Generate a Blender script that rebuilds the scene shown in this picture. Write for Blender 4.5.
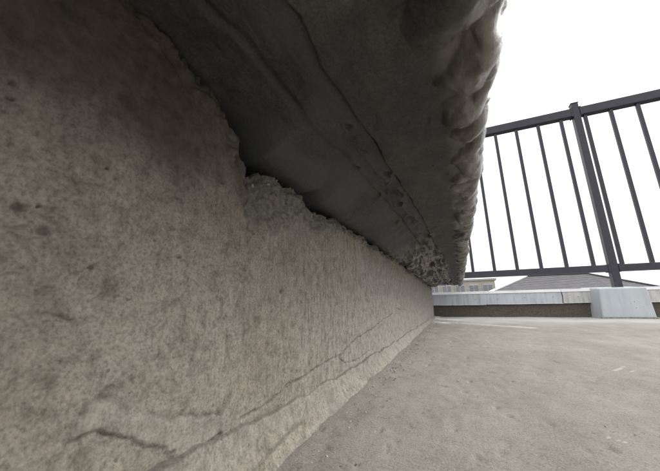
import bpy, bmesh, math, random
import numpy as np
from mathutils import Vector, Matrix

random.seed(7)
rng = np.random.default_rng(11)
for o in list(bpy.data.objects):
    bpy.data.objects.remove(o)
sc = bpy.context.scene
col = sc.collection

# ------------------------------------------------------------------ camera, sky, sun, exposure
S = 0.113            # one design unit in metres (lens height over the terrace floor is 1.08 of them)
ZC = 1.08            # lens height in design units
def U(x, y, z):      # design units relative to the lens -> metres
    return (x * S, y * S, (z + ZC) * S)

F = 288.0            # focal length in pixels of a 660 px wide frame
up_c = np.array([-19.0, -1211.0, F]); up_c /= np.linalg.norm(up_c)
vy = -(130.0 * up_c[0] + F * up_c[2]) / up_c[1]
Y_c = np.array([130.0, vy, F]); Y_c /= np.linalg.norm(Y_c)
X_c = np.cross(Y_c, up_c)
RW = np.stack([X_c, Y_c, up_c])
right, upv, back = RW @ [1, 0, 0], RW @ [0, -1, 0], RW @ [0, 0, -1]
cam_d = bpy.data.cameras.new('camera')
cam = bpy.data.objects.new('camera', cam_d); col.objects.link(cam)
cam.matrix_world = Matrix(((right[0], upv[0], back[0], 0), (right[1], upv[1], back[1], 0),
                           (right[2], upv[2], back[2], ZC * S), (0, 0, 0, 1)))
cam_d.sensor_width = 36; cam_d.lens = F / 660 * 36
cam_d.clip_start = 0.005; cam_d.clip_end = 2000
cam_d.dof.use_dof = True; cam_d.dof.focus_distance = 0.65; cam_d.dof.aperture_fstop = 22
sc.camera = cam

SUN_EL, SUN_AZ = math.radians(42), math.radians(58)     # azimuth clockwise from +Y
world = bpy.data.worlds.new('World'); sc.world = world; world.use_nodes = True
wn = world.node_tree; wn.nodes.clear()
sky = wn.nodes.new('ShaderNodeTexSky'); sky.sky_type = 'NISHITA'; sky.sun_disc = False
sky.sun_elevation = SUN_EL; sky.sun_rotation = SUN_AZ
sky.air_density = 1.0; sky.dust_density = 6.0; sky.ozone_density = 1.0
hs = wn.nodes.new('ShaderNodeHueSaturation'); hs.inputs['Saturation'].default_value = 0.12
bg = wn.nodes.new('ShaderNodeBackground'); bg.inputs['Strength'].default_value = 0.15
wo = wn.nodes.new('ShaderNodeOutputWorld')
wn.links.new(sky.outputs[0], hs.inputs['Color']); veil = wn.nodes.new('ShaderNodeMix'); veil.data_type = 'RGBA'; veil.inputs[0].default_value = .6      # even overcast veil over the sky
veil.inputs[7].default_value = (6.6, 6.65, 6.7, 1)
wn.links.new(hs.outputs[0], veil.inputs[6]); wn.links.new(veil.outputs[2], bg.inputs[0]); wn.links.new(bg.outputs[0], wo.inputs[0])

sun_d = bpy.data.lights.new('sun', 'SUN'); sun_d.energy = 1.45; sun_d.angle = math.radians(30); sun_d.color = (1, .97, .93)
sun = bpy.data.objects.new('sun', sun_d); col.objects.link(sun)
sdir = Vector((math.sin(SUN_AZ) * math.cos(SUN_EL), math.cos(SUN_AZ) * math.cos(SUN_EL), math.sin(SUN_EL)))
sun.rotation_euler = sdir.to_track_quat('Z', 'Y').to_euler()
sun.location = (3, -2, 6)

sc.render.engine = 'CYCLES'
sc.view_settings.view_transform = 'Standard'; sc.view_settings.look = 'None'
sc.view_settings.exposure = 0.74; sc.view_settings.gamma = 1.0; sc.view_settings.use_curve_mapping = False
sc.cycles.max_bounces = 10; sc.cycles.diffuse_bounces = 6

# ------------------------------------------------------------------ helpers
_perm = np.concatenate([np.random.default_rng(5).permutation(256)] * 2)
def perlin(x, y, seed=0):
    x = np.asarray(x, float) + seed * 17.31; y = np.asarray(y, float) + seed * 9.77
    xi = np.floor(x).astype(int); yi = np.floor(y).astype(int)
    xf, yf = x - xi, y - yi
    u = xf**3 * (xf * (xf * 6 - 15) + 10); v = yf**3 * (yf * (yf * 6 - 15) + 10)
    def g(ix, iy, dx, dy):
        h = _perm[(_perm[ix & 255] + iy) & 255] * (2 * np.pi / 256)
        return np.cos(h) * dx + np.sin(h) * dy
    a = g(xi, yi, xf, yf); b = g(xi + 1, yi, xf - 1, yf)
    c = g(xi, yi + 1, xf, yf - 1); d = g(xi + 1, yi + 1, xf - 1, yf - 1)
    return ((a + u * (b - a)) + v * ((c + u * (d - c)) - (a + u * (b - a)))) * 1.5
def fbm(x, y, n=4, seed=0, gain=.5):
    s = 0; a = 1
    for i in range(n):
        s = s + a * perlin(x * 2**i, y * 2**i, seed + i * 3); a *= gain
    return s
def sstep(a, b, x):
    t = np.clip((x - a) / (b - a), 0, 1); return t * t * (3 - 2 * t)

def link(name, me, mat, parent=None, smooth=False):
    o = bpy.data.objects.new(name, me); col.objects.link(o)
    if mat is not None: me.materials.append(mat)
    if smooth: me.polygons.foreach_set('use_smooth', [True] * len(me.polygons))
    if parent is not None: o.parent = parent
    return o
def tag(o, label=None, cat=None, group=None, kind=None):
    if label: o['label'] = label
    if cat: o['category'] = cat
    if group: o['group'] = group
    if kind: o['kind'] = kind
    return o
def empty(name, loc=(0, 0, 0)):
    o = bpy.data.objects.new(name, None); col.objects.link(o); o.location = loc; o.empty_display_size = .05
    return o
def grid_mesh(name, P, attrs=None):
    n, m, _ = P.shape
    me = bpy.data.meshes.new(name)
    idx = np.arange(n * m).reshape(n, m)
    q = np.stack([idx[:-1, :-1], idx[1:, :-1], idx[1:, 1:], idx[:-1, 1:]], -1).reshape(-1, 4)
    me.vertices.add(n * m); me.vertices.foreach_set('co', P.reshape(-1).astype(np.float32))
    me.loops.add(q.size); me.loops.foreach_set('vertex_index', q.reshape(-1).astype(np.int32))
    me.polygons.add(len(q)); me.polygons.foreach_set('loop_start', np.arange(0, q.size, 4, dtype=np.int32))
    me.update(calc_edges=True); me.validate()
    for k, v in (attrs or {}).items():
        a = me.attributes.new(k, 'FLOAT', 'POINT'); a.data.foreach_set('value', v.reshape(-1).astype(np.float32))
    return me
def bm_mesh(name, bm):
    me = bpy.data.meshes.new(name); bmesh.ops.recalc_face_normals(bm, faces=bm.faces); bm.to_mesh(me); bm.free(); return me
def box_bm(x0, x1, y0, y1, z0, z1, bev=0, seg=2):
    bm = bmesh.new(); bmesh.ops.create_cube(bm, size=1)
    for v in bm.verts:
        v.co = Vector(((x0 + x1) / 2 + v.co.x * (x1 - x0), (y0 + y1) / 2 + v.co.y * (y1 - y0), (z0 + z1) / 2 + v.co.z * (z1 - z0)))
    if bev: bmesh.ops.bevel(bm, geom=bm.edges[:], offset=bev, segments=seg, affect='EDGES', profile=.5)
    return bm
def box(name, b, mat, parent=None, bev=0):
    return link(name, bm_mesh(name, box_bm(*b, bev=bev)), mat, parent)
def extrude_x(name, prof, xs, mat, parent=None, wob=0, cap=True):
    """profile of (y, z) swept along x stations"""
    bm = bmesh.new(); rows = []
    for x in xs:
        rows.append([bm.verts.new((x, y + random.uniform(-wob, wob), z + random.uniform(-wob, wob))) for y, z in prof])
    n = len(prof)
    for a, b in zip(rows[:-1], rows[1:]):
        for i in range(n):
            bm.faces.new((a[i], a[(i + 1) % n], b[(i + 1) % n], b[i]))
    if cap: bm.faces.new(rows[0]); bm.faces.new(rows[-1])
    return link(name, bm_mesh(name, bm), mat, parent)

class N:
    def __init__(s, name):
        s.m = bpy.data.materials.new(name); s.m.use_nodes = True; s.t = s.m.node_tree
        s.b = s.t.nodes['Principled BSDF']; s.tc = s.t.nodes.new('ShaderNodeTexCoord')
    def add(s, typ, **kw):
        n = s.t.nodes.new('ShaderNode' + typ)
        for k, v in kw.items(): setattr(n, k, v)
        return n
    def lk(s, a, b): s.t.links.new(a, b)
    def coords(s, scale=(1, 1, 1), loc=(0, 0, 0)):
        mp = s.add('Mapping'); mp.inputs['Scale'].default_value = scale; mp.inputs['Location'].default_value = loc
        s.lk(s.tc.outputs['Object'], mp.inputs[0]); return mp.outputs[0]
    def noise(s, scale, detail=4, rough=.55, aniso=(1, 1, 1), loc=(0, 0, 0), dist=0):
        n = s.add('TexNoise'); n.inputs['Scale'].default_value = scale; n.inputs['Detail'].default_value = detail
        n.inputs['Roughness'].default_value = rough; n.inputs['Distortion'].default_value = dist
        s.lk(s.coords(aniso, loc), n.inputs['Vector']); return n.outputs['Fac']
    def ramp(s, fac, *stops):
        r = s.add('ValToRGB'); e = r.color_ramp.elements
        while len(e) < len(stops): e.new(.5)
        for el, (p, c) in zip(e, stops):
            el.position = p; el.color = (c, c, c, 1) if isinstance(c, (int, float)) else (*c, 1)
        s.lk(fac, r.inputs[0]); return r.outputs[0]
    def mix(s, fac, a, b, mode='MIX'):
        n = s.add('Mix', data_type='RGBA', blend_type=mode)
        for i, v in ((0, fac), (6, a), (7, b)):
            if isinstance(v, (int, float)): n.inputs[i].default_value = v
            elif isinstance(v, tuple): n.inputs[i].default_value = (*v, 1)
            else: s.lk(v, n.inputs[i])
        return n.outputs[2]
    def math(s, op, a, b=0.0):
        n = s.add('Math', operation=op)
        for i, v in enumerate((a, b)):
            if isinstance(v, (int, float)): n.inputs[i].default_value = v
            else: s.lk(v, n.inputs[i])
        return n.outputs[0]
    def attr(s, name): return s.add('Attribute', attribute_name=name).outputs['Fac']
    def out(s, colr, rough=.9, bumps=(), spec=.3):
        if isinstance(colr, tuple): s.b.inputs['Base Color'].default_value = (*colr, 1)
        else: s.lk(colr, s.b.inputs['Base Color'])
        if isinstance(rough, (int, float)): s.b.inputs['Roughness'].default_value = rough
        else: s.lk(rough, s.b.inputs['Roughness'])
        s.b.inputs['Specular IOR Level'].default_value = spec
        prev = None
        for h, dist, st in bumps:
            bn = s.add('Bump'); bn.inputs['Distance'].default_value = dist; bn.inputs['Strength'].default_value = st
            s.lk(h, bn.inputs['Height'])
            if prev: s.lk(prev, bn.inputs['Normal'])
            prev = bn.outputs[0]
        if prev: s.lk(prev, s.b.inputs['Normal'])
        return s.m

# ------------------------------------------------------------------ materials
def mat_wall():
    n = N('plinth_concrete')
    blot = n.noise(9, 5, .6, dist=.6); mid = n.noise(130, 8, .68, loc=(3, 1, 2), dist=.3); fine = n.noise(620, 6, .75)
    streak = n.noise(75, 7, .65, aniso=(1, 4.5, .6))
    c = n.ramp(blot, (.30, (.226, .200, .165)), (.5, (.268, .243, .205)), (.72, (.304, .281, .244)))
    c = n.mix(n.attr('far_lit_grey'), c, (.345, .328, .300))  # greyer far stretch, its brightness gain over the near wall painted in too
    c = n.mix(.85, c, n.ramp(mid, (.34, (.58, .565, .54)), (.50, (.97, .97, .97)), (.66, (1.18, 1.17, 1.15))), 'MULTIPLY')
    c = n.mix(n.attr('streak'), c, n.ramp(streak, (.36, (.55, .54, .52)), (.52, (1, 1, 1)), (.72, (1.15, 1.14, 1.12))), 'MULTIPLY')
    c = n.mix(.8, c, n.ramp(fine, (.36, .48), (.52, 1.0), (.66, 1.25)), 'MULTIPLY')
    c = n.mix(n.attr('rough'), c, n.mix(n.ramp(n.noise(190, 5, .7), (.35, 0.), (.65, 1.)), (.115, .105, .092), (.235, .220, .198)))
    c = n.mix(n.attr('brown_shade'), c, n.mix(n.ramp(mid, (.3, 0.), (.7, 1.)), (.042, .035, .030), (.096, .080, .069)))
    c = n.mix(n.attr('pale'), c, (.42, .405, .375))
    pit = n.ramp(n.noise(150, 2, .5, loc=(.3, .9, .4)), (.25, 1.), (.275, 0.))
    c = n.mix(n.math('MULTIPLY', pit, .75), c, (.10, .085, .07))
    c = n.mix(n.attr('crack'), c, (.075, .065, .055))
    return n.out(c, .93, [(mid, .0016, .65), (fine, .0006, .9), (streak, .0009, .4)], .2)
def mat_cap():
    n = N('cap_concrete')
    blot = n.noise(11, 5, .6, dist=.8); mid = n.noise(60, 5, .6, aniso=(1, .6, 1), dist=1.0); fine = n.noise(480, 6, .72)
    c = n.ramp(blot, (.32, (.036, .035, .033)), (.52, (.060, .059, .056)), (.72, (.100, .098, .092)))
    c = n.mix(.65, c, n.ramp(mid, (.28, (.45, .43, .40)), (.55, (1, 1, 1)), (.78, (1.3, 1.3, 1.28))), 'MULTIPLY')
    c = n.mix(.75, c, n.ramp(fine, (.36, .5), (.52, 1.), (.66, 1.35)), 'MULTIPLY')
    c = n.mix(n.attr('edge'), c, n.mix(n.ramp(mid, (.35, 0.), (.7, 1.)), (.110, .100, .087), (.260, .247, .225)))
    c = n.mix(n.attr('lime'), c, n.mix(n.ramp(mid, (.35, 0.), (.65, 1.)), (.13, .125, .115), (.40, .39, .365)))
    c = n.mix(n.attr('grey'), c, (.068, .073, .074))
    pit = n.ramp(n.noise(34, 2, .5, loc=(.7, .2, .4)), (.26, 1.), (.29, 0.))
    c = n.mix(n.math('MULTIPLY', pit, .7), c, (.06, .055, .05))
    c = n.mix(n.attr('crack'), c, (.045, .040, .036))
    r = n.mix(n.attr('edge'), n.ramp(blot, (.3, .62), (.7, .85)), n.ramp(mid, (.3, .16), (.7, .38)))
    return n.out(c, r, [(mid, .0024, .6), (fine, .0008, .8)], .55)
def mat_mortar(name, a, b):
    n = N(name)
    g = n.noise(130, 5, .7); f = n.noise(700, 3, .7)
    c = n.ramp(g, (.3, a), (.65, b)); c = n.mix(.5, c, n.ramp(f, (.3, .5), (.6, 1.1)), 'MULTIPLY')
    return n.out(c, .95, [(g, .003, .8), (f, .0006, .8)], .2)
def mat_floor():
    n = N('terrace_mortar')
    big = n.noise(3.2, 5, .6, dist=.5); mid = n.noise(22, 8, .66, dist=.3); fine = n.noise(520, 7, .75); grit = n.noise(900, 3, .6)
    trowel = n.noise(16, 4, .55, aniso=(1, .22, 1), dist=1.2)
    c = n.ramp(big, (.3, (.245, .227, .198)), (.5, (.282, .264, .234)), (.72, (.318, .301, .272)))
    c = n.mix(.7, c, n.ramp(mid, (.28, (.78, .77, .75)), (.52, (1, 1, 1)), (.75, (1.10, 1.10, 1.09))), 'MULTIPLY')
    c = n.mix(.5, c, n.ramp(trowel, (.34, (.84, .83, .81)), (.55, (1, 1, 1)), (.7, (1.1, 1.1, 1.1))), 'MULTIPLY')
    c = n.mix(.75, c, n.ramp(fine, (.35, .5), (.5, 1.), (.66, 1.2)), 'MULTIPLY')
    c = n.mix(n.ramp(n.noise(160, 3, .6, loc=(4, 2, 0)), (.27, .75), (.30, 0.)), c, (.13, .12, .105))
    c = n.mix(n.attr('white'), c, (.74, .74, .73))
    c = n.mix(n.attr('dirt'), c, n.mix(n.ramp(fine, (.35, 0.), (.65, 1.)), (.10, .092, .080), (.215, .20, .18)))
    return n.out(c, .9, [(trowel, .004, .14), (mid, .004, .2), (fine, .0010, .9), (grit, .0005, .8)], .25)
def mat_paint(name, c0, c1, dark, rough=.5, streak=0.5):
    n = N(name)
    a = n.noise(9, 5, .6); v = n.noise(26, 4, .6, aniso=(2.2, 1, .25)); sp = n.noise(85, 3, .6)
    c = n.ramp(a, (.3, c0), (.7, c1))
    c = n.mix(streak, c, n.ramp(v, (.35, .62), (.55, 1.), (.8, 1.06)), 'MULTIPLY')
    c = n.mix(n.ramp(sp, (.27, .8), (.31, 0.)), c, dark)
    return n.out(c, n.ramp(a, (.3, rough - .1), (.7, rough + .12)), [(sp, .0006, .4), (a, .004, .25)], .45)
def mat_metal(name, c, rough):
    n = N(name); a = n.noise(30, 4, .6); f = n.noise(400, 3, .6)
    cc = n.ramp(a, (.3, tuple(v * .82 for v in c)), (.7, tuple(v * 1.15 for v in c)))
    return n.out(cc, n.ramp(f, (.3, rough - .08), (.7, rough + .1)), [(f, .0002, .3)], .5)
def mat_plain(name, c, rough=.8, sc_=8):
    n = N(name); a = n.noise(sc_, 5, .6)
    return n.out(n.ramp(a, (.3, tuple(v * .8 for v in c)), (.7, tuple(v * 1.12 for v in c))), rough, [(a, .01, .2)], .3)

M_WALL, M_CAP, M_FLOOR = mat_wall(), mat_cap(), mat_floor()
M_LUMP = mat_mortar('squeezed_mortar', (.17, .16, .14), (.42, .40, .365))
M_CRUMB = mat_mortar('mortar_crumb', (.30, .285, .26), (.52, .50, .47))
M_BASE = mat_mortar('parapet_render', (.085, .072, .058), (.165, .145, .120))
M_BLUE = mat_paint('flashing_blue_grey', (.52, .56, .60), (.60, .64, .68), (.16, .15, .14))
M_WHITE = mat_paint('flashing_off_white', (.60, .59, .575), (.68, .67, .655), (.22, .20, .18), .6, .8)
M_FOOT = mat_paint('footing_blue_grey', (.49, .53, .555), (.56, .60, .625), (.25, .24, .22), .55, .2)
M_COPE = mat_plain('coping_white', (.78, .78, .79), .45)
M_RAIL = mat_metal('railing_bronze', (.042, .039, .054), .42)
M_SLATE = mat_plain('roof_slate', (.22, .215, .225), .7, 3)
M_HIPW = mat_plain('hip_white', (.62, .62, .64), .5)
M_DARK = mat_plain('dark_trim', (.05, .048, .06), .6)
M_CREAM = mat_plain('cream_siding', (.50, .46, .38), .85, 2)
M_HOUSE = mat_plain('house_render', (.48, .47, .45), .85, 2)
M_GLASS = mat_plain('window_pane', (.06, .065, .075), .15)
M_BLIND = mat_plain('window_blind', (.26, .27, .29), .3)
M_GROUND = mat_plain('ground_asphalt', (.06, .06, .058), .9, .2)
M_BODY = mat_plain('building_wall', (.40, .38, .35), .9, 2)

# ------------------------------------------------------------------ layout curves (design units)
WX = -1.27                                     # face of the plinth
W_END, C_END, D = 16.0, 16.45, 17.06           # far end of plinth and cap, face of the parapet
def floor_z(y): return -1.06 + .0178 * np.clip(y, -25, D + 3)
def soffit_z(y):
    y = np.asarray(y, float)
    return np.interp(y, [-12, 0, 2, 7, 12, 15, 16.5], [1.40, 1.38, 1.33, 1.26, 1.08, .92, .84])
def outer_x(y): return np.interp(y, [-12, 0, 1.2, 2, 7, 12, 16.5], [.38, .37, .355, .342, .335, .29, .235])
def groove_x(y): return np.interp(y, [-12, .7, .96, 1.3, 1.7, 2.2, 2.69, 4.4, 13, 17], [-.72, -.62, -.57, -.59, -.575, -.52, -.50, -.415, -.27, -.2])
def geo(a, b, d0, d1):                         # stations from a to b, step growing from d0 to d1
    out = [a]; t = a
    while t < b:
        t += d0 + (d1 - d0) * min(1, max(0, (t - a) / (b - a))) ** 1.2; out.append(t)
    out[-1] = b
    return out
ys = np.array(geo(-8, .0, .4, .05)[:-1] + geo(.0, 4.0, .0095, .02)[:-1] + geo(4.0, W_END, .022, .07))

# ================================================================== THE SETTING
# terrace floor
fx = np.array(geo(-14, -1.6, .6, .1)[:-1] + geo(-1.6, 2.5, .011, .035)[:-1] + geo(2.5, 10, .035, .12)[:-1] + geo(10, 60, .3, 4))
fy = np.array(geo(-40, -.6, 3, .2)[:-1] + geo(-.6, 4.5, .02, .03)[:-1] + geo(4.5, D + 1, .035, .10))
FX, FY = np.meshgrid(fx, fy, indexing='ij')
fz = floor_z(FY) + .012 * fbm(FX * .55, FY * .4, 3, 1) + .006 * fbm(FX * 2.2, FY * 1.5, 3, 2) + .0035 * fbm(FX * 8, FY * 6, 3, 8)
pitm = sstep(.62, .8, fbm(FX * 7, FY * 7, 2, 21)); fz -= .012 * pitm
# screed lapped up against the foot of the plinth
lap = sstep(-.98 + .05 * 0, -1.2, FX + .07 * fbm(FY * 1.1, FX * .2, 3, 4)); fz += .035 * lap
scuff = np.zeros_like(fz)
def seg_d(x, y, x0, y0, x1, y1):
    t = np.clip(((x - x0) * (x1 - x0) + (y - y0) * (y1 - y0)) / ((x1 - x0)**2 + (y1 - y0)**2), 0, 1)
    return np.hypot(x - x0 - t * (x1 - x0), y - y0 - t * (y1 - y0))
wob = .06 * fbm(FX * 4, FY * 4, 4, 30, .6)
for (x0, y0, x1, y1, w, a) in [(-.67, 13.6, 2.0, 11.7, .32, .34), (-.95, 15.4, -.2, 14.6, .5, .9), (-1.0, 13.6, -.6, 13.2, .3, .8),
                               (1.85, 5.5, 2.08, 5.85, .026, .38), (2.0, 5.5, 2.12, 5.62, .020, .34), (2.0, 4.4, 2.16, 4.45, .010, .4), (.9, 3.1, 1.0, 3.02, .008, .4)]:
    d = seg_d(FX, FY, x0, y0, x1, y1) + wob * min(1, w * 6)
    scuff = np.maximum(scuff, a * sstep(w, w * .15, d))
scuff = np.maximum(scuff, .50 * sstep(11.5, 16.4, FY + .9 * fbm(FX * .6, FY * .6, 3, 33)))
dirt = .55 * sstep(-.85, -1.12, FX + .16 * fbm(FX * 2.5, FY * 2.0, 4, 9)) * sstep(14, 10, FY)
dirt = np.maximum(dirt, .8 * sstep(.55, .8, fbm(FX * 5, FY * 5, 3, 41)) * sstep(-.2, -.9, FX))
me = grid_mesh('terrace_floor', np.stack([FX * S, FY * S, (fz + ZC) * S], -1), dict(white=scuff, dirt=dirt))
tag(link('terrace_floor', me, M_FLOOR, smooth=True), 'pale grey mortar screed of the roof terrace, gritty and scuffed', 'terrace floor', kind='structure')
me = bpy.data.meshes.new('ground')
me.from_pydata([(-600, -600, -6.4), (600, -600, -6.4), (600, 900, -6.4), (-600, 900, -6.4)], [], [(0, 1, 2, 3)])
tag(link('ground', me, M_GROUND), kind='structure')
tag(box('host_building', (-2.6, 6.7, -4.6, 2.22, -6.39, -.12), M_BODY), kind='structure')

# ================================================================== LOW PLINTH WALL
wall = tag(empty('plinth_wall', U(WX, 0, -1.06)), 'low rough concrete plinth with crumbling top edge under the overhanging slab', 'wall')
inv = Matrix.Translation(-wall.location)
def under(o, root):
    o.parent = root; o.matrix_parent_inverse = Matrix.Translation(-root.location); return o

top_pts = [(-12, 1.5), (0, 1.46), (.61, 1.41), (.83, 1.36), (1.05, 1.30), (1.22, 1.26), (1.34, 1.18), (1.42, 1.02), (1.47, .91), (1.55, .915), (1.60, .97), (1.72, 1.015),
           (1.9, 1.03), (2.05, 1.03), (2.22, 1.00), (2.34, .985), (2.42, .89), (2.55, .90), (2.66, .935), (2.78, .99), (2.95, .96), (3.2, 1.01), (3.6, .985), (4.0, .99), (5, 1.0), (6, .95), (6.5, 1.02),
           (7.2, .98), (8.3, .90), (9.0, .97), (9.8, .90), (11.5, .88), (13, .80), (14.5, .82), (16, .74)]
def wall_top(y):
    t = np.interp(y, [p[0] for p in top_pts], [p[1] for p in top_pts])
    rag = .040 * fbm(y * 3.2, y * 0 + .3, 4, 51, .6) + .024 * fbm(y * 13, y * 0 + .7, 4, 55, .6)
    return np.minimum(t + rag * sstep(.1, .7, y), soffit_z(y) + .05)
nz = 290
tt = np.linspace(0, 1, nz)
YY = np.repeat(ys[:, None], nz, 1)
zt = wall_top(ys)[:, None]; zb = floor_z(ys)[:, None] - .15
ZZ = zb + (zt - zb) * tt[None]
# stretch: the front face, then the broken top turned inward
dep = np.zeros_like(ZZ)
dep += .016 * fbm(YY * .8, ZZ * .8, 3, 60) + .006 * fbm(YY * 5, ZZ * 4, 4, 61) + .0022 * fbm(YY * 22, ZZ * 22, 3, 62)
dist_top = zt - ZZ
patch_edge = np.interp(YY, [0, .9, 1.2, 1.35, 1.6, 2.0, 2.4, 3.0, 4, 6, 16], [.05, .10, .16, .30, .34, .30, .20, .16, .12, .12, .12])
roughm = sstep(1.12, .88, dist_top / (patch_edge * (1 + .45 * fbm(YY * 1.7, ZZ * 1.7, 4, 63)) + 1e-6))
dep += roughm * (.014 + .036 * fbm(YY * 7, ZZ * 7, 5, 64, .65))
# crumbling just under the broken edge
crumb = sstep(.10, .0, dist_top) * sstep(.5, 1.2, YY)
dep -= crumb * (.035 + .05 * np.abs(fbm(YY * 9, ZZ * 9, 3, 66)))
crack = np.zeros_like(ZZ); pale = np.zeros_like(ZZ)
jit = .012 * fbm(YY * 6, ZZ * 6, 4, 67, .6)
jit2 = .014 * fbm(YY * 7 + 5, ZZ * 7, 4, 68, .6); brk = .45 + .55 * sstep(-.35, .25, fbm(YY * 5, ZZ * 5, 3, 69))
def line(pts, w, amt, depth):
    global dep, crack
    d = np.full_like(ZZ, 9.)
    for a, b in zip(pts[:-1], pts[1:]): d = np.minimum(d, seg_d(YY + jit, ZZ + jit2, *a, *b))
    k = sstep(w, w * .25, d) * brk; crack = np.maximum(crack, amt * k); dep -= depth * k
# flaked tongue of skim low on the near wall
tongue = [(.655, -.435), (.662, -.375), (.69, -.338), (.735, -.338), (.80, -.375), (.87, -.412), (1.0, -.47), (1.2, -.535), (1.42, -.60), (1.40, -.68), (1.1, -.69), (1.04, -.60), (.97, -.575), (.90, -.535), (.82, -.48), (.74, -.45)]
def inside(poly, y, z):
    r = np.zeros_like(y, bool); n = len(poly)
    for i in range(n):
        (y0, z0), (y1, z1) = poly[i], poly[(i + 1) % n]
        if z0 == z1: continue
        r ^= ((z0 > z) != (z1 > z)) & (y < (y1 - y0) * (z - z0) / (z1 - z0) + y0)
    return r
ton = inside(tongue, YY + jit, ZZ + jit2)
dep += np.where(ton, .012, 0); pale = np.maximum(pale, np.where(ton, .12, 0))
line(tongue + tongue[:1], .0105, .55, .008)
line([(.735, -.338), (.77, -.30), (.79, -.31)], .008, .5, .008)
for pts, w, a in [([(2.06, -.60), (2.4, -.57), (2.8, -.555), (3.2, -.545), (3.7, -.44), (4.4, -.39), (5.2, -.29), (6.0, -.20)], .014, .65),
                  ([(1.53, -.66), (1.75, -.66), (2.06, -.60)], .013, .5), ([(3.05, -.55), (3.3, -.66), (3.7, -.70), (4.3, -.66)], .012, .5),
                  ([(3.74, .93), (3.80, .72), (3.86, .48)], .007, .6), ([(4.05, .93), (4.08, .65), (4.16, .40)], .007, .5),
                  ([(2.02, .74), (2.14, .62), (2.2, .55)], .006, .35), ([(.30, -.05), (.52, -.02), (.60, -.035)], .008, .45),
                  ([(6.3, -.1), (7.0, -.16), (7.8, -.18)], .012, .55), ([(5.6, .42), (5.7, .1), (5.72, -.1)], .007, .35), ([(8.6, .3), (8.7, -.2)], .01, .3)]:
    line(pts, w, a, .014)
flap = inside([(3.76, .95), (4.06, .95), (4.15, .42), (3.86, .46)], YY + jit * .4, ZZ)
pale = np.maximum(pale, np.where(flap, .22, 0)); dep += np.where(flap, .010, 0)
slab = inside([(1.80, .76), (2.10, .98), (2.34, .92), (2.50, .70), (2.36, .50), (2.0, .52)], YY + jit * 2, ZZ + jit * 2)
roughm = np.maximum(roughm, np.where(slab, .45, 0)); dep -= np.where(slab, .006, 0)
for _ in range(46):                                    # blow holes
    y0 = .3 + 9 * rng.random() ** 1.6; z0 = -.7 + 1.7 * rng.random(); r0 = .008 + .016 * rng.random() ** 2
    k = sstep(r0, r0 * .3, np.hypot((YY - y0) * .8, ZZ - z0)); dep -= .02 * k; crack = np.maximum(crack, .7 * k)
brown_shade = .92 * sstep(.25, .95, ZZ + .25 * fbm(YY * 1.5, ZZ * 1.5, 3, 70)) * sstep(2.2, .8, YY)  # brown upper near wall, with the shade under the slab put into its colour
XX = WX + dep
front = np.stack([XX, YY, ZZ], -1)
# broken top surface running back into the gap
nb = 26
bt = np.linspace(0, 1, nb)[1:]
BX = XX[:, -1:] - bt[None] * 1.1
BYY = np.repeat(ys[:, None], nb - 1, 1)
BZ = zt + (.02 * fbm(BYY * 6, BX * 6, 4, 75, .6) - .10 * sstep(0, .25, bt[None]) + .03 * np.sin(bt[None] * 9)) * sstep(.2, 1.3, BYY)
P = np.concatenate([front, np.stack([BX, BYY, BZ], -1)], 1)
P = P * S; P[..., 2] += ZC * S
ext = lambda A, v: np.concatenate([A, np.full((len(ys), nb - 1), v)], 1)
me = grid_mesh('wall_face', P, dict(far_lit_grey=ext(.75 * sstep(1.6, 5, YY) * sstep(.9, .4, ZZ) + .0 * YY, 0.), streak=ext(.22 + .55 * sstep(1.0, 3.0, YY), 0.), brown_shade=ext(brown_shade, .0), rough=ext(roughm, 1.), pale=ext(pale, 0.), crack=ext(crack, .15)))
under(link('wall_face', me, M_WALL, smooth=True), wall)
# end return and inner core that carries the slab
ez = np.linspace(float(floor_z(W_END)) - .15, float(wall_top(np.array([W_END]))[0]), 40); ex = np.linspace(0, 6.5, 60)
EX, EZ = np.meshgrid(ex, ez, indexing='ij')
EP = np.stack([WX - EX + .0 * EZ, W_END + .01 * fbm(EX * 3, EZ * 3, 3, 80) * sstep(0, .2, EX), EZ], -1) * S; EP[..., 2] += ZC * S
z0_ = np.zeros(EX.shape)
under(link('end_face', grid_mesh('end_face', EP, dict(far_lit_grey=z0_ + .8, streak=z0_ + .6, brown_shade=z0_, rough=z0_, pale=z0_, crack=z0_)), M_WALL, smooth=True), wall)
bm = box_bm(-8.2 * S, -2.3 * S, -7.9 * S, 15.85 * S, .0, .5 * S)
for v in bm.verts:
    if v.co.z > .2 * S: v.co.z = (float(soffit_z(v.co.y / S)) + ZC + .02) * S
under(link('core', bm_mesh('core', bm), M_LUMP), wall)

# mortar fillet along the foot of the wall: crumbly upper lip, foot feathered onto the floor
fyv = ys[(ys > -3)]
nf = 34; ft = np.linspace(0, 1, nf)
FYY = np.repeat(fyv[:, None], nf, 1)
lip = np.interp(fyv, [-3, .94, 1.53, 2.06, 3.24, 4.2, 6, 10, 16], [-.70, -.68, -.68, -.72, -.745, -.74, -.74, -.70, -.66]) + .030 * fbm(fyv * 1.8, fyv * 0, 4, 90, .6)
foot = WX + .135 + .035 * fbm(fyv * 1.5, fyv * 0 + .5, 4, 92, .55)
zf = floor_z(fyv) - .03
FZ = lip[:, None] + (zf - lip)[:, None] * ft[None]
prof = .012 + (foot - WX)[:, None] * ft[None] ** 1.9 + .010 * sstep(0, .08, ft)[None]
FXX = WX - .03 * (ft[None] == 0) + prof + .008 * fbm(FYY * 4, FZ * 5, 4, 94) + .003 * fbm(FYY * 18, FZ * 18, 3, 95) + .006
FP = np.stack([FXX, FYY, FZ], -1) * S; FP[..., 2] += ZC * S
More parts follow.
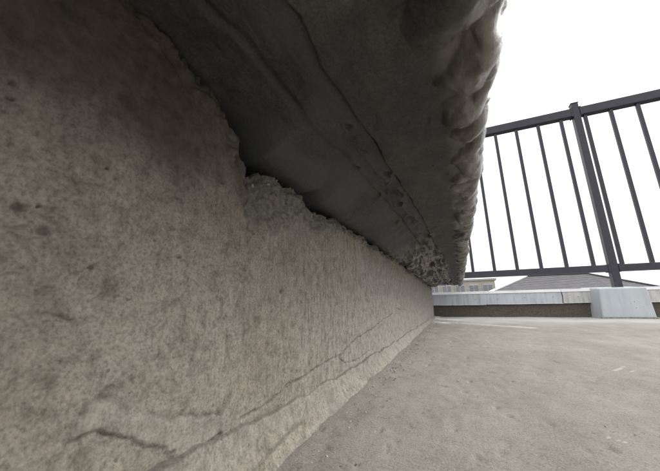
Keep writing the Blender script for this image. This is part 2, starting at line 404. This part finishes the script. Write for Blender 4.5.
fcr = np.maximum(.55 * (ft[None] < .04) * np.ones_like(FZ), .5 * sstep(.05, .02, np.abs(ft[None] - .62 - .2 * fbm(FYY * 1.0, FZ * 0, 3, 97))) * sstep(.05, .4, fbm(FYY * .8, FZ * 0 + 3, 2, 98)))
under(link('mortar_fillet', grid_mesh('mortar_fillet', FP, dict(far_lit_grey=.10 + .35 * sstep(1.6, 5, FYY), streak=.35 + 0 * FZ, brown_shade=np.zeros_like(FZ), rough=.45 * sstep(.1, .7, fbm(FYY * 2, FZ * 2, 3, 99)), pale=.06 * sstep(0, .5, fbm(FYY * 1.2, FZ * 2, 3, 96)), crack=fcr)), M_WALL, smooth=True), wall)

# ================================================================== OVERHANGING CAP SLAB
cap = tag(empty('cap_slab', U(-1, 0, 1.35)), 'dark overhanging concrete top slab with lumpy outer edge and cracked underside', 'slab')
yc = np.array(geo(-8, .3, .4, .05)[:-1] + geo(.3, 4.0, .0105, .018)[:-1] + geo(4.0, C_END, .02, .05))
n1, n2, n3, n4 = 40, 230, 46, 12
r = .10; TH = .85
u1 = np.linspace(-2.6, -1.3, n1, endpoint=False)
Yc = yc
xo = outer_x(Yc) + .022 * fbm(Yc * 1.6, Yc * 0, 3, 101); zs = soffit_z(Yc)
rows_x, rows_z, rows_nx, rows_nz, rows_p = [], [], [], [], []
# soffit, inner
for u in u1:
    rows_x.append(np.full_like(Yc, u)); rows_z.append(zs); rows_nx.append(0 * Yc); rows_nz.append(0 * Yc - 1); rows_p.append(u - xo)
for t in np.linspace(0, 1, n2, endpoint=False):
    x = -1.3 + (xo - r + 1.3) * t
    rows_x.append(x); rows_z.append(zs); rows_nx.append(0 * Yc); rows_nz.append(0 * Yc - 1); rows_p.append(x - xo)
for a in np.linspace(0, math.pi / 2, 14, endpoint=False):
    rows_x.append(xo - r + r * math.sin(a)); rows_z.append(zs + r - r * math.cos(a)); rows_nx.append(0 * Yc + math.sin(a)); rows_nz.append(0 * Yc - math.cos(a)); rows_p.append(0 * Yc - r + r * a)
for t in np.linspace(0, 1, n3):
    rows_x.append(xo); rows_z.append(zs + r + (TH - r) * t); rows_nx.append(0 * Yc + 1); rows_nz.append(0 * Yc); rows_p.append(0 * Yc + .06 + (TH - r) * t)
for t in np.linspace(0, 1, n4)[1:]:
    rows_x.append(xo - t * 9); rows_z.append(zs + TH); rows_nx.append(0 * Yc); rows_nz.append(0 * Yc + 1); rows_p.append(0 * Yc + 5 + t)
CX, CZ, NX, NZ, PP = [np.stack(a, 1) for a in (rows_x, rows_z, rows_nx, rows_nz, rows_p)]
CY = np.repeat(Yc[:, None], CX.shape[1], 1)
sof = NZ < -.5
# the bed mortar brings the inner underside down towards the broken wall top, save at the two notches
tgt = np.interp(CY, [1.25, 1.45, 1.62, 2.0, 2.3, 2.45, 2.6, 3, 4, 7, 10, 13, 16.5], [1.34, 1.31, 1.07, 1.06, 1.03, 1.09, .995, 1.02, 1.0, 1.0, .92, .85, .78])
CZ = np.where(sof, CZ - np.clip(CZ - tgt, 0, 1) * sstep(-.70, -1.28, CX) * sstep(1.25, 1.45, CY), CZ)
disp = .016 * fbm(CX * 1.2, CY * .9, 3, 110) + .006 * fbm(CX * 5, CY * 3, 4, 111)
# slumped lobes and drag marks of mortar along the nose
lob = np.zeros_like(disp)
lobes = [(1.10, -.22, .30, .27, .085, .5), (1.58, -.13, .20, .18, .055, .6), (1.95, -.13, .17, .16, .050, .3), (2.25, -.10, .16, .15, .045, .6), (1.40, -.02, .22, .09, .05, .2), (1.85, -.03, .2, .09, .045, -.2)]
yl = 2.35
while yl < C_END:
    st = rng.uniform(.14, .34) * (1 + .03 * yl); yl += st
    lobes.append((yl, rng.uniform(-.17, -.05), st * rng.uniform(.5, .95), rng.uniform(.10, .19), rng.uniform(.022, .055), rng.uniform(-.2, .8)))
yl = .8
while yl > -8:
    st = rng.uniform(.3, .5); yl -= st; lobes.append((yl, rng.uniform(-.2, -.05), st * .7, rng.uniform(.2, .3), rng.uniform(.04, .07), .4))
for _ in range(170):
    y0 = .9 + 15 * rng.random() ** 1.4
    lobes.append((y0, rng.uniform(-.20, .3), rng.uniform(.04, .14), rng.uniform(.05, .14), rng.uniform(.012, .04), rng.uniform(-1, 1)))
wy = .09 * fbm(CX * 2.5, CY * 2.5, 4, 112); wp = .09 * fbm(CX * 2.5 + 9, CY * 2.5, 4, 113)
for (y0, p0, ry, rp, a, sk) in lobes:
    i0, i1 = np.searchsorted(Yc, [y0 - ry * 1.5 - .45, y0 + ry * 1.5 + .45])
    if i1 <= i0: continue
    sl = slice(i0, i1)
    q = ((CY[sl] + wy[sl] + sk * (PP[sl] - p0) - y0) / ry) ** 2 + ((PP[sl] + wp[sl] - p0) / rp) ** 2
    hgt = (1.5 + .5 * (y0 < 3)) * a * np.clip(1 - q, 0, 1) ** .75
    h = .009; d_ = np.clip(.5 + .5 * (hgt - lob[sl]) / h, 0, 1)
    lob[sl] = np.where(hgt > 1e-4, lob[sl] * (1 - d_) + hgt * d_ + h * d_ * (1 - d_) * .5, lob[sl])
ridge = 1 - np.abs(fbm(CX * 2.6 + .8 * CY, CY * 2.2, 4, 114, .5))
lob += .05 * np.clip(ridge - .55, 0, 1) * sstep(-.34, -.10, PP) * (PP < 4)
lob *= 1 - .6 * sstep(-.10, .0, PP)
disp += lob
disp += .010 * np.sin((CY * (16 - .3 * CY.clip(0, 12)) + 3 * fbm(CX * 2, CY * 1.2, 3, 115))) * sstep(-.42, -.1, PP) * sstep(3, 5, CY)
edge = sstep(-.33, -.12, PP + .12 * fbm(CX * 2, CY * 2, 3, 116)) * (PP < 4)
# groove / crack line
gx = groove_x(CY) + .010 * fbm(CY * 2.5, CY * 0, 5, 117, .65)
gd = np.abs(CX - gx)
gw = .010 + .010 * np.clip(fbm(CY * 3, CY * 0 + 2, 3, 131), -.6, 1)
gk = sstep(gw, gw * .2, gd + .012 * np.clip(fbm(CX * 14, CY * 9, 3, 132), 0, 1)) * (.55 + .45 * sstep(-.3, .3, fbm(CY * 1.3, CY * 0 + 6, 3, 133))) * sof * sstep(.3, .9, CY); disp -= .05 * gk
crackc = .95 * gk
disp -= .020 * sof * sstep(.0, -.012, CX - gx)            # inner band lies a little higher than the outer one
g2 = sstep(.05, .0, np.abs(CX - (gx - .33 - .012 * fbm(CY * 1.5, CY * 0 + 4, 3, 118)))) * sof
disp -= .016 * g2; crackc = np.maximum(crackc, .25 * g2)
g3 = sstep(.03, .0, np.abs(CX - (gx - .15 - .05 * fbm(CY * 2, CY * 0 + 8, 3, 119)))) * sof * sstep(2, 3, CY)
disp += .006 * g3
for (x0, y0, r0) in [(-.66, 2.30, .030), (-.60, 2.78, .060), (-.66, 3.05, .040), (-.56, 3.42, .080), (-.66, 3.85, .075), (-.57, 4.6, .10), (-.80, 3.4, .05), (-.48, 5.9, .12), (-.60, 6.6, .08), (-.40, 7.9, .12), (-.86, 4.6, .07),
                     (-.05, 2.05, .022), (-.12, 2.8, .022), (-.2, 2.0, .015), (-.30, 3.4, .02), (-.02, 3.1, .02), (-.62, 1.9, .04), (-.8, 2.5, .045)]:
    q = np.hypot(CX - x0 + .8 * (wp - wp.mean()), (CY - y0) * .7 + .8 * wy) / r0
    k = sstep(1, .35, q) * sof; disp -= .5 * r0 * k; crackc = np.maximum(crackc, .6 * k)
    disp += .15 * r0 * sstep(1.7, 1.1, q) * sstep(.8, 1.1, q) * sof
roughfar = sof * sstep(4.5, 9, CY) * sstep(.12, -.04, CX - gx + .06 * fbm(CX * 4, CY * 1.5, 3, 120))
rdg = 1 - np.abs(fbm(CX * 4.2 + .35 * CY, CY * .55, 4, 121, .5))
disp += roughfar * (.085 * (rdg - .6) + .014 * fbm(CX * 8, CY * 3, 4, 123, .55))
lime = roughfar * sstep(.55, .9, rdg + .25 * fbm(CX * 6, CY * 3, 3, 124))
disp *= (PP < 4)
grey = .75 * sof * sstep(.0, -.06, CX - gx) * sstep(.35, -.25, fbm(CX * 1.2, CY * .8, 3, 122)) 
CP = np.stack([CX + NX * disp, CY, CZ + NZ * disp], -1)
CP[-1, :, 1] += .02 * fbm(CX[-1] * 8, CZ[-1] * 8, 3, 125)
CP = CP * S; CP[..., 2] += ZC * S
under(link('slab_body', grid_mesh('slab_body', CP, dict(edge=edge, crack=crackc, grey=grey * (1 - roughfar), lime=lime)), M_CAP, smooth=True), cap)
# far end face of the slab (fan of quads from the last row of the profile to the slab's middle height)
last = CP[-1]; mid = last.copy(); mid[:, 2] = float((soffit_z(C_END) + TH * .5 + ZC) * S); mid[:, 0] = np.clip(mid[:, 0], None, (outer_x(C_END) - .3) * S)
EPc = np.stack([last * (1 - k) + mid * k for k in np.linspace(0, 1, 6)], 0)
zz_ = np.zeros(EPc.shape[:2])
under(link('end_face', grid_mesh('end_face', EPc, dict(edge=zz_ + .5, crack=zz_, grey=zz_, lime=zz_)), M_CAP, smooth=True), cap)

# mortar squeezed out of the bed under the far stretch of the slab: separate lumps
def lump_mesh(seed, sub=4):
    bm = bmesh.new(); bmesh.ops.create_icosphere(bm, subdivisions=sub, radius=1)
    rs = np.array([v.co[:] for v in bm.verts])
    d = 1 + .38 * fbm(rs[:, 0] * 1.5 + rs[:, 2] * .9, rs[:, 1] * 1.5 + rs[:, 2] * 1.1, 5, seed, .55)
    for v, k in zip(bm.verts, d): v.co = v.co * float(k)
    me = bm_mesh('mortar_lump', bm); me.polygons.foreach_set('use_smooth', [True] * len(me.polygons)); me.materials.append(M_LUMP); return me
lm = [lump_mesh(200 + i) for i in range(6)]
for i in range(26):
    y = 5.5 + 10.3 * ((i + random.random()) / 26); f = y / 16
    o = bpy.data.objects.new('mortar_lump', lm[i % 6]); col.objects.link(o)
    sz = random.uniform(.035, .075) * (.8 + 1.0 * f)
    x = random.uniform(-1.28, -1.17 + .08 * f)
    zt_ = float(np.interp(y, [2, 4, 7, 10, 13, 16.5], [1.10, 1.06, 1.05, .96, .88, .80]))
    o.location = U(x, y, zt_ + .02); o.scale = (sz * S, sz * S * random.uniform(1, 1.8), sz * S * random.uniform(.6, .9))
    o.rotation_euler = (random.uniform(-.6, .6), random.uniform(-.6, .6), random.uniform(0, 6)); under(o, cap)
# crumbs lying on the broken top of the wall and at its foot
bm = bmesh.new()
def crumb_at(x, y, z, s):
    r_ = bmesh.ops.create_icosphere(bm, subdivisions=1, radius=1)
    m = Matrix.Rotation(random.uniform(0, 6), 3, Vector((random.random(), random.random(), random.random() + .1)).normalized())
    for v in r_['verts']:
        c = v.co * random.uniform(.65, 1.2); c = m @ Vector((c.x, c.y * .75, c.z * .6)); v.co = Vector(U(x, y, z)) + c * s * S
for _ in range(330):
    y = random.uniform(1.42, 13) if random.random() < .7 else random.uniform(1.4, 3)
    x = WX - random.random() ** 1.5 * .35 - .02
    crumb_at(x, y, float(wall_top(np.array([y]))[0]) - .07 + random.uniform(-.02, .03), random.uniform(.012, .042))
tag(link('mortar_crumbs', bm_mesh('mortar_crumbs', bm), M_LUMP), 'broken mortar crumbs lying along the ragged top of the plinth', 'rubble', kind='stuff')
bm = bmesh.new()
for _ in range(420):
    y = .9 + 12 * random.random() ** 1.5; x = WX + .13 + abs(random.gauss(0, .14)) + .012 * y * random.random()
    crumb_at(x, y, float(floor_z(y)) + .035 * max(0, 1 - (x + 1.2) / .2) * .9 + .004, random.uniform(.005, .018))
for _ in range(160):
    y = .8 + 12 * random.random() ** 1.3; x = random.uniform(-1, 5)
    crumb_at(x, y, float(floor_z(y)) + .004, random.uniform(.003, .009))
tag(link('floor_grit', bm_mesh('floor_grit', bm), M_CRUMB), 'pale grit and mortar chips scattered along the foot of the plinth', 'grit', kind='stuff')

# ================================================================== PARAPET WITH METAL FLASHING
par = tag(empty('parapet', U(3, D, -.75)), 'low dark rendered upstand with pale blue-grey folded flashing below the railing', 'parapet')
zfl = float(floor_z(D))
xs = np.arange(-20, 58, .25)
nb_ = 16
BXg, BT = np.meshgrid(xs, np.linspace(0, 1, nb_), indexing='ij')
BYg = D + .03 + .02 * fbm(BXg * 1.5, BT * 2, 4, 130) - .10 * (1 - BT) ** 4
BZg = zfl - .06 + BT * (.42 - zfl)
BP = np.stack([BXg, BYg, BZg], -1) * S; BP[..., 2] += ZC * S
under(link('render_face', grid_mesh('render_face', BP), M_BASE, smooth=True), par)
under(box('core', (-20 * S, 58 * S, (D + .12) * S, (D + 1.25) * S, .0, (ZC + .40) * S), M_BODY), par)
def flashing(name, x0, x1, mat, dy=0., zlow=-.15, ztop=.52, wav=.006, lab=None):
    pr = [(D - .10 + dy, zlow), (D - .075 + dy, zlow + .04), (D - .075 + dy, .37), (D - .06 + dy, .385), (D + .26, ztop - .12), (D + .32, ztop - .115), (D + 1.30, ztop - .11), (D + 1.36, ztop - .14), (D + 1.36, .0),
          (D + 1.34, .0), (D + 1.34, ztop - .16), (D + .30, ztop - .15), (D - .045 + dy, .37), (D - .045 + dy, zlow + .02)]
    st = np.linspace(x0, x1, max(3, int((x1 - x0) / .18)))
    bm = bmesh.new(); rows = []
    for x in st:
        w = wav * float(fbm(np.array([x * 2.3]), np.array([.4]), 3, 140)[0]); w2 = .012 * float(fbm(np.array([x * 1.1]), np.array([7.4]), 3, 141)[0])
        rows.append([bm.verts.new(U(x, y + w, z + (w2 if i in (0, 1, 13) else w * .5))) for i, (y, z) in enumerate(pr)])
    n = len(pr)
    for a, b in zip(rows[:-1], rows[1:]):
        for i in range(n): bm.faces.new((a[i], a[(i + 1) % n], b[(i + 1) % n], b[i]))
    bm.faces.new(rows[0]); bm.faces.new(rows[-1])
    o = under(link(name, bm_mesh(name, bm), mat), par)
    if lab: o['label'] = lab
    bm = box_bm(x0 * S, (x1 - .004) * S, (D - .115 + dy) * S, (D + 1.42) * S, (ZC + .388) * S, (ZC + ztop) * S)
    for v in bm.verts:
        if v.co.z > (ZC + .45) * S and v.co.y < D * S: v.co.y += .09 * S
    under(link('coping_strip', bm_mesh('coping_strip', bm), M_COPE), par)
    return o
flashing('flashing_panel', -20, 1.16, M_BLUE, -.04, -.17)
flashing('flashing_panel', 1.17, 4.40, M_BLUE, 0, -.15)
flashing('flashing_panel', 4.41, 6.3, M_WHITE, .008, -.13, lab='off-white streaked flashing panel')
flashing('flashing_panel', 6.31, 17, M_WHITE, 0, -.14)
flashing('flashing_panel', 17.01, 36, M_BLUE, 0, -.15)
flashing('flashing_panel', 36.01, 58, M_BLUE, 0, -.15)
# lapped joint with a rounded end, sealant and fixing screws
bm = bmesh.new()
pts = [(.95, -.16), (1.16, -.17), (1.26, -.10), (1.30, .02), (1.285, .18), (1.23, .30), (1.16, .375), (.95, .375)]
a = [bm.verts.new(U(x, D - .135, z)) for x, z in pts]; b = [bm.verts.new(U(x, D - .06, z)) for x, z in pts]
bm.faces.new(a); bm.faces.new(b[::-1])
for i in range(len(pts)): bm.faces.new((a[i], a[(i + 1) % len(pts)], b[(i + 1) % len(pts)], b[i]))
under(link('lap_joint', bm_mesh('lap_joint', bm), M_BLUE), par)
def tube_bm(p, rad, seg=8):
    bm = bmesh.new(); rings = []
    p = [Vector(q) for q in p]
    for i, q in enumerate(p):
        t = (p[min(i + 1, len(p) - 1)] - p[max(i - 1, 0)]).normalized()
        n_ = t.orthogonal().normalized(); b_ = t.cross(n_)
        rings.append([bm.verts.new(q + (n_ * math.cos(k * 2 * math.pi / seg) + b_ * math.sin(k * 2 * math.pi / seg)) * rad) for k in range(seg)])
    for r0, r1 in zip(rings[:-1], rings[1:]):
        for k in range(seg): bm.faces.new((r0[k], r0[(k + 1) % seg], r1[(k + 1) % seg], r1[k]))
    bm.faces.new(rings[0][::-1]); bm.faces.new(rings[-1]); return bm
under(link('sealant_bead', bm_mesh('sealant_bead', tube_bm([U(x + .015, D - .085, z) for x, z in pts[1:7]], .018 * S)), M_HIPW), par)
under(link('sealant_bead', bm_mesh('sealant_bead', tube_bm([U(4.405 + .015 * math.sin(z * 9), D - .075, z) for z in np.linspace(-.15, .4, 7)], .016 * S)), M_DARK), par)
for x, z in ((1.75, .12), (2.9, .15), (4.05, .16), (.75, .12), (5.0, .15), (9.5, .14)):
    bm = bmesh.new(); bmesh.ops.create_cone(bm, cap_ends=True, segments=10, radius1=.024 * S, radius2=.016 * S, depth=.02 * S, matrix=Matrix.Translation(U(x, D - .085 - (.04 if x < 1.3 else 0), z)) @ Matrix.Rotation(math.pi / 2, 4, 'X'))
    under(link('screw', bm_mesh('screw', bm), M_BODY), par)

# ================================================================== POST FOOTING
def footing(cx, label):
    foot_ = tag(empty('post_footing', U(cx, D - .3, -.74)), label, 'footing')
    bm = bmesh.new()
    y0, y1 = D - .86, D + .9
    zb_, zt_ = float(floor_z(D)) - .05, .475
    co = [(-.84, y0 - .06, zb_), (.86, y0 - .06, zb_), (1.06, y1, zb_), (-1.02, y1, zb_), (-.74, y0 + .05, zt_), (.80, y0 + .05, zt_), (.98, y1, zt_ + .10), (-.86, y1, zt_ + .10)]
    v = [bm.verts.new(U(cx + x, y, z)) for x, y, z in co]
    for f in ((0, 1, 2, 3), (4, 5, 6, 7), (0, 1, 5, 4), (1, 2, 6, 5), (2, 3, 7, 6), (3, 0, 4, 7)): bm.faces.new([v[i] for i in f])
    bmesh.ops.bevel(bm, geom=bm.edges[:], offset=.045 * S, segments=3, affect='EDGES', profile=.5)
    bmesh.ops.subdivide_edges(bm, edges=bm.edges[:], cuts=3, use_grid_fill=True)
    for q in bm.verts:
        d = float(fbm(np.array([q.co.x * 22]), np.array([q.co.z * 22 + q.co.y * 15]), 3, 150)[0]) * .0014
        q.co += Vector((d * .5, -d, d * .6))
    me = bm_mesh('painted_block', bm); me.polygons.foreach_set('use_smooth', [True] * len(me.polygons))
    o = under(link('painted_block', me, M_FOOT), foot_)
    o.modifiers.new('edge', 'WEIGHTED_NORMAL')
    pr = []
    rr = random.Random(3)
    for i in range(4):
        bm = bmesh.new()
        x = rr.uniform(.15, .8); z = rr.uniform(-.65, -.1)
        f = (z - zb_) / (zt_ - zb_); yy = y0 - .06 + .11 * f
        r_ = bmesh.ops.create_icosphere(bm, subdivisions=1, radius=rr.uniform(.010, .022) * S)
        for q in r_['verts']: q.co.y *= .35; q.co += Vector(U(cx + x, yy - .004, z))
        under(link('chipped_spot', bm_mesh('chipped_spot', bm), M_BASE), foot_)
    bm = box_bm(*[q * S for q in (cx - .90, cx + .90, y0 - .09, y0 + .02)], (zb_ + ZC) * S, (zb_ + ZC + .10) * S, bev=.03 * S)
    under(link('skirt', bm_mesh('skirt', bm), M_LUMP), foot_)
    return foot_
POST_X = 6.70
footing(6.28, 'pale blue-grey painted block at the foot of the tall dark post')

# ================================================================== RAILING
YR = 17.62
rail = tag(empty('railing', U(POST_X, YR, .5)), 'dark bronze metal railing with thin vertical bars behind the parapet', 'railing')
K = YR / 22.587
pitch = 1.33 * K
zt1, zt0 = 12.74 * K, 12.14 * K
zb1, zb0 = 2.03 * K, 1.62 * K
posts = [POST_X + i * 9.32 for i in range(-2, 6)]
pw = .150
for px in posts:
    vis = px == POST_X
    po = under(link('post', bm_mesh('post', box_bm(*[q * S for q in (px - pw, px + pw, YR - .17, YR + .17)], (ZC + .40) * S, (ZC + zt1 + .26) * S, bev=.02 * S)), M_RAIL), rail)
    cp = link('post_cap', bm_mesh('post_cap', box_bm(*[q * S for q in (px - pw - .02, px + pw + .02, YR - .185, YR + .185)], (ZC + zt1 + .262) * S, (ZC + zt1 + .31) * S, bev=.012 * S)), M_RAIL); under(cp, rail)
for a, b in zip(posts[:-1], posts[1:]):
    under(link('top_rail', bm_mesh('top_rail', box_bm(*[q * S for q in (a + pw + .003, b - pw - .003, YR - .17, YR + .21)], (ZC + zt0) * S, (ZC + zt1) * S, bev=.035 * S)), M_RAIL), rail)
    under(link('bottom_rail', bm_mesh('bottom_rail', box_bm(*[q * S for q in (a + pw + .003, b - pw - .003, YR - .16, YR + .20)], (ZC + zb0) * S, (ZC + zb1) * S, bev=.02 * S)), M_RAIL), rail)
for px in posts:
    for sx in (-1, 1):
        for zc_, hh in ((.5 * (zb0 + zb1), .5 * (zb1 - zb0) + .03), (.5 * (zt0 + zt1), .5 * (zt1 - zt0) + .03)):
            x0, x1 = sorted((px + sx * (pw + .004), px + sx * (pw + .07)))
            under(link('bracket', bm_mesh('bracket', box_bm(*[q * S for q in (x0, x1, YR - .19, YR + .235)], (ZC + zc_ - hh) * S, (ZC + zc_ + hh) * S, bev=.008 * S)), M_RAIL), rail)
bw = .074
bme = bm_mesh('bar', box_bm(-bw * S, bw * S, -bw * S, bw * S, 0, (zt0 - zb1 + .02) * S, bev=.014 * S)); bme.materials.append(M_RAIL)
x_first = 7.72 * K
for i in range(-16, 44):
    x = x_first + i * pitch
    if min(abs(x - p) for p in posts) < .29: continue
    o = bpy.data.objects.new('bar', bme); col.objects.link(o); o.location = U(x, YR, zb1 - .01); under(o, rail)

# ================================================================== NEIGHBOURS BEYOND
def strip_roof(root, A, B, C_, D_, courses, mat):          # eave A-B, ridge D_-C_, stepped shingle courses
    A, B, C_, D_ = map(Vector, (A, B, C_, D_))
    nrm = (B - A).cross(D_ - A).normalized()
    if nrm.z < 0: nrm = -nrm
    for i in range(courses):
        t0, t1 = i / courses, (i + 1.15) / courses
        t1 = min(t1, 1)
        a, b = A.lerp(D_, t0), B.lerp(C_, t0); d, c = A.lerp(D_, t1), B.lerp(C_, t1)
        bm = bmesh.new()
        v = [bm.verts.new(p) for p in (a + nrm * .05, b + nrm * .05, c + nrm * .012, d + nrm * .012, a + nrm * .008, b + nrm * .008, c - nrm * .01, d - nrm * .01)]
        for f in ((0, 1, 2, 3), (4, 5, 6, 7), (0, 1, 5, 4), (1, 2, 6, 5), (2, 3, 7, 6), (3, 0, 4, 7)): bm.faces.new([v[j] for j in f])
        under(link('shingle_course', bm_mesh('shingle_course', bm), mat), root)
hc = ZC * S
k = 1.6
ye, yr = 10 * k, 13 * k
EL, ER = Vector((.286 * k, ye, hc)), Vector((5.48 * k, ye, hc))
RL, RR = Vector((2.41 * k, yr, hc + .884 * k)), Vector((4.18 * k, yr, hc + .884 * k))
BL, BR = Vector((.286 * k, 2 * yr - ye, hc)), Vector((5.48 * k, 2 * yr - ye, hc))
hs_ = tag(empty('neighbour_house', (3 * k, yr, -6.4)), 'neighbouring house with grey slate hipped roof seen under the bottom rail', 'house')
strip_roof(hs_, EL, ER, RR, RL, 22, M_SLATE)
strip_roof(hs_, BR, BL, RL, RR, 10, M_SLATE)
strip_roof(hs_, BL, EL, RL, RL, 10, M_SLATE)
strip_roof(hs_, ER, BR, RR, RR, 10, M_SLATE)
def capline(name, a, b, rad, mat): under(link(name, bm_mesh(name, tube_bm([a + Vector((0, 0, .05)), b + Vector((0, 0, .05))], rad, 8)), mat), hs_)
capline('hip_cap', EL, RL, .075, M_HIPW); capline('hip_cap', ER, RR, .055, M_DARK); capline('hip_cap', BL, RL, .07, M_DARK); capline('hip_cap', BR, RR, .07, M_DARK); capline('ridge_cap', RL, RR, .08, M_DARK)
under(box('wall', (EL.x + .5, ER.x - .5, ye + .5, BL.y - .5, -6.39, hc - .03), M_HOUSE), hs_)
for a, b in ((EL, ER), (BL, BR), (EL, BL), (ER, BR)):
    capline('gutter', a - Vector((0, 0, .10)), b - Vector((0, 0, .10)), .06, M_DARK)
for x in (1.9, 4.2, 6.5):
    w = under(box('window', (x - .6, x + .6, ye + .44, ye + .52, -2.2, -1.0), M_HIPW), hs_)
    p = box('pane', (x - .53, x + .53, ye + .425, ye + .445, -2.13, -1.07), M_GLASS); p.parent = w
apt = tag(empty('apartment_building', (-2, 33, -6.4)), 'cream apartment building with small windows beyond the end of the slab', 'building')
under(box('wall', (-9, 3.05, 30, 38, -6.39, 2.0), M_CREAM), apt)
under(box('roof_edge', (-9.15, 3.2, 29.85, 38.15, 2.005, 2.16), M_HOUSE), apt)
for zc_ in (1.25, -1.7, -4.6):
    for i in range(8):
        x = 2.45 - i * 1.15
        w = under(box('window', (x - .42, x + .42, 29.93, 29.99, zc_ - .5, zc_ + .42), M_HIPW), apt)
        for sx in (-.2, .2):
            p = box('pane', (x + sx - .17, x + sx + .17, 29.90, 29.935, zc_ - .43, zc_ + .35), M_BLIND); p.parent = w
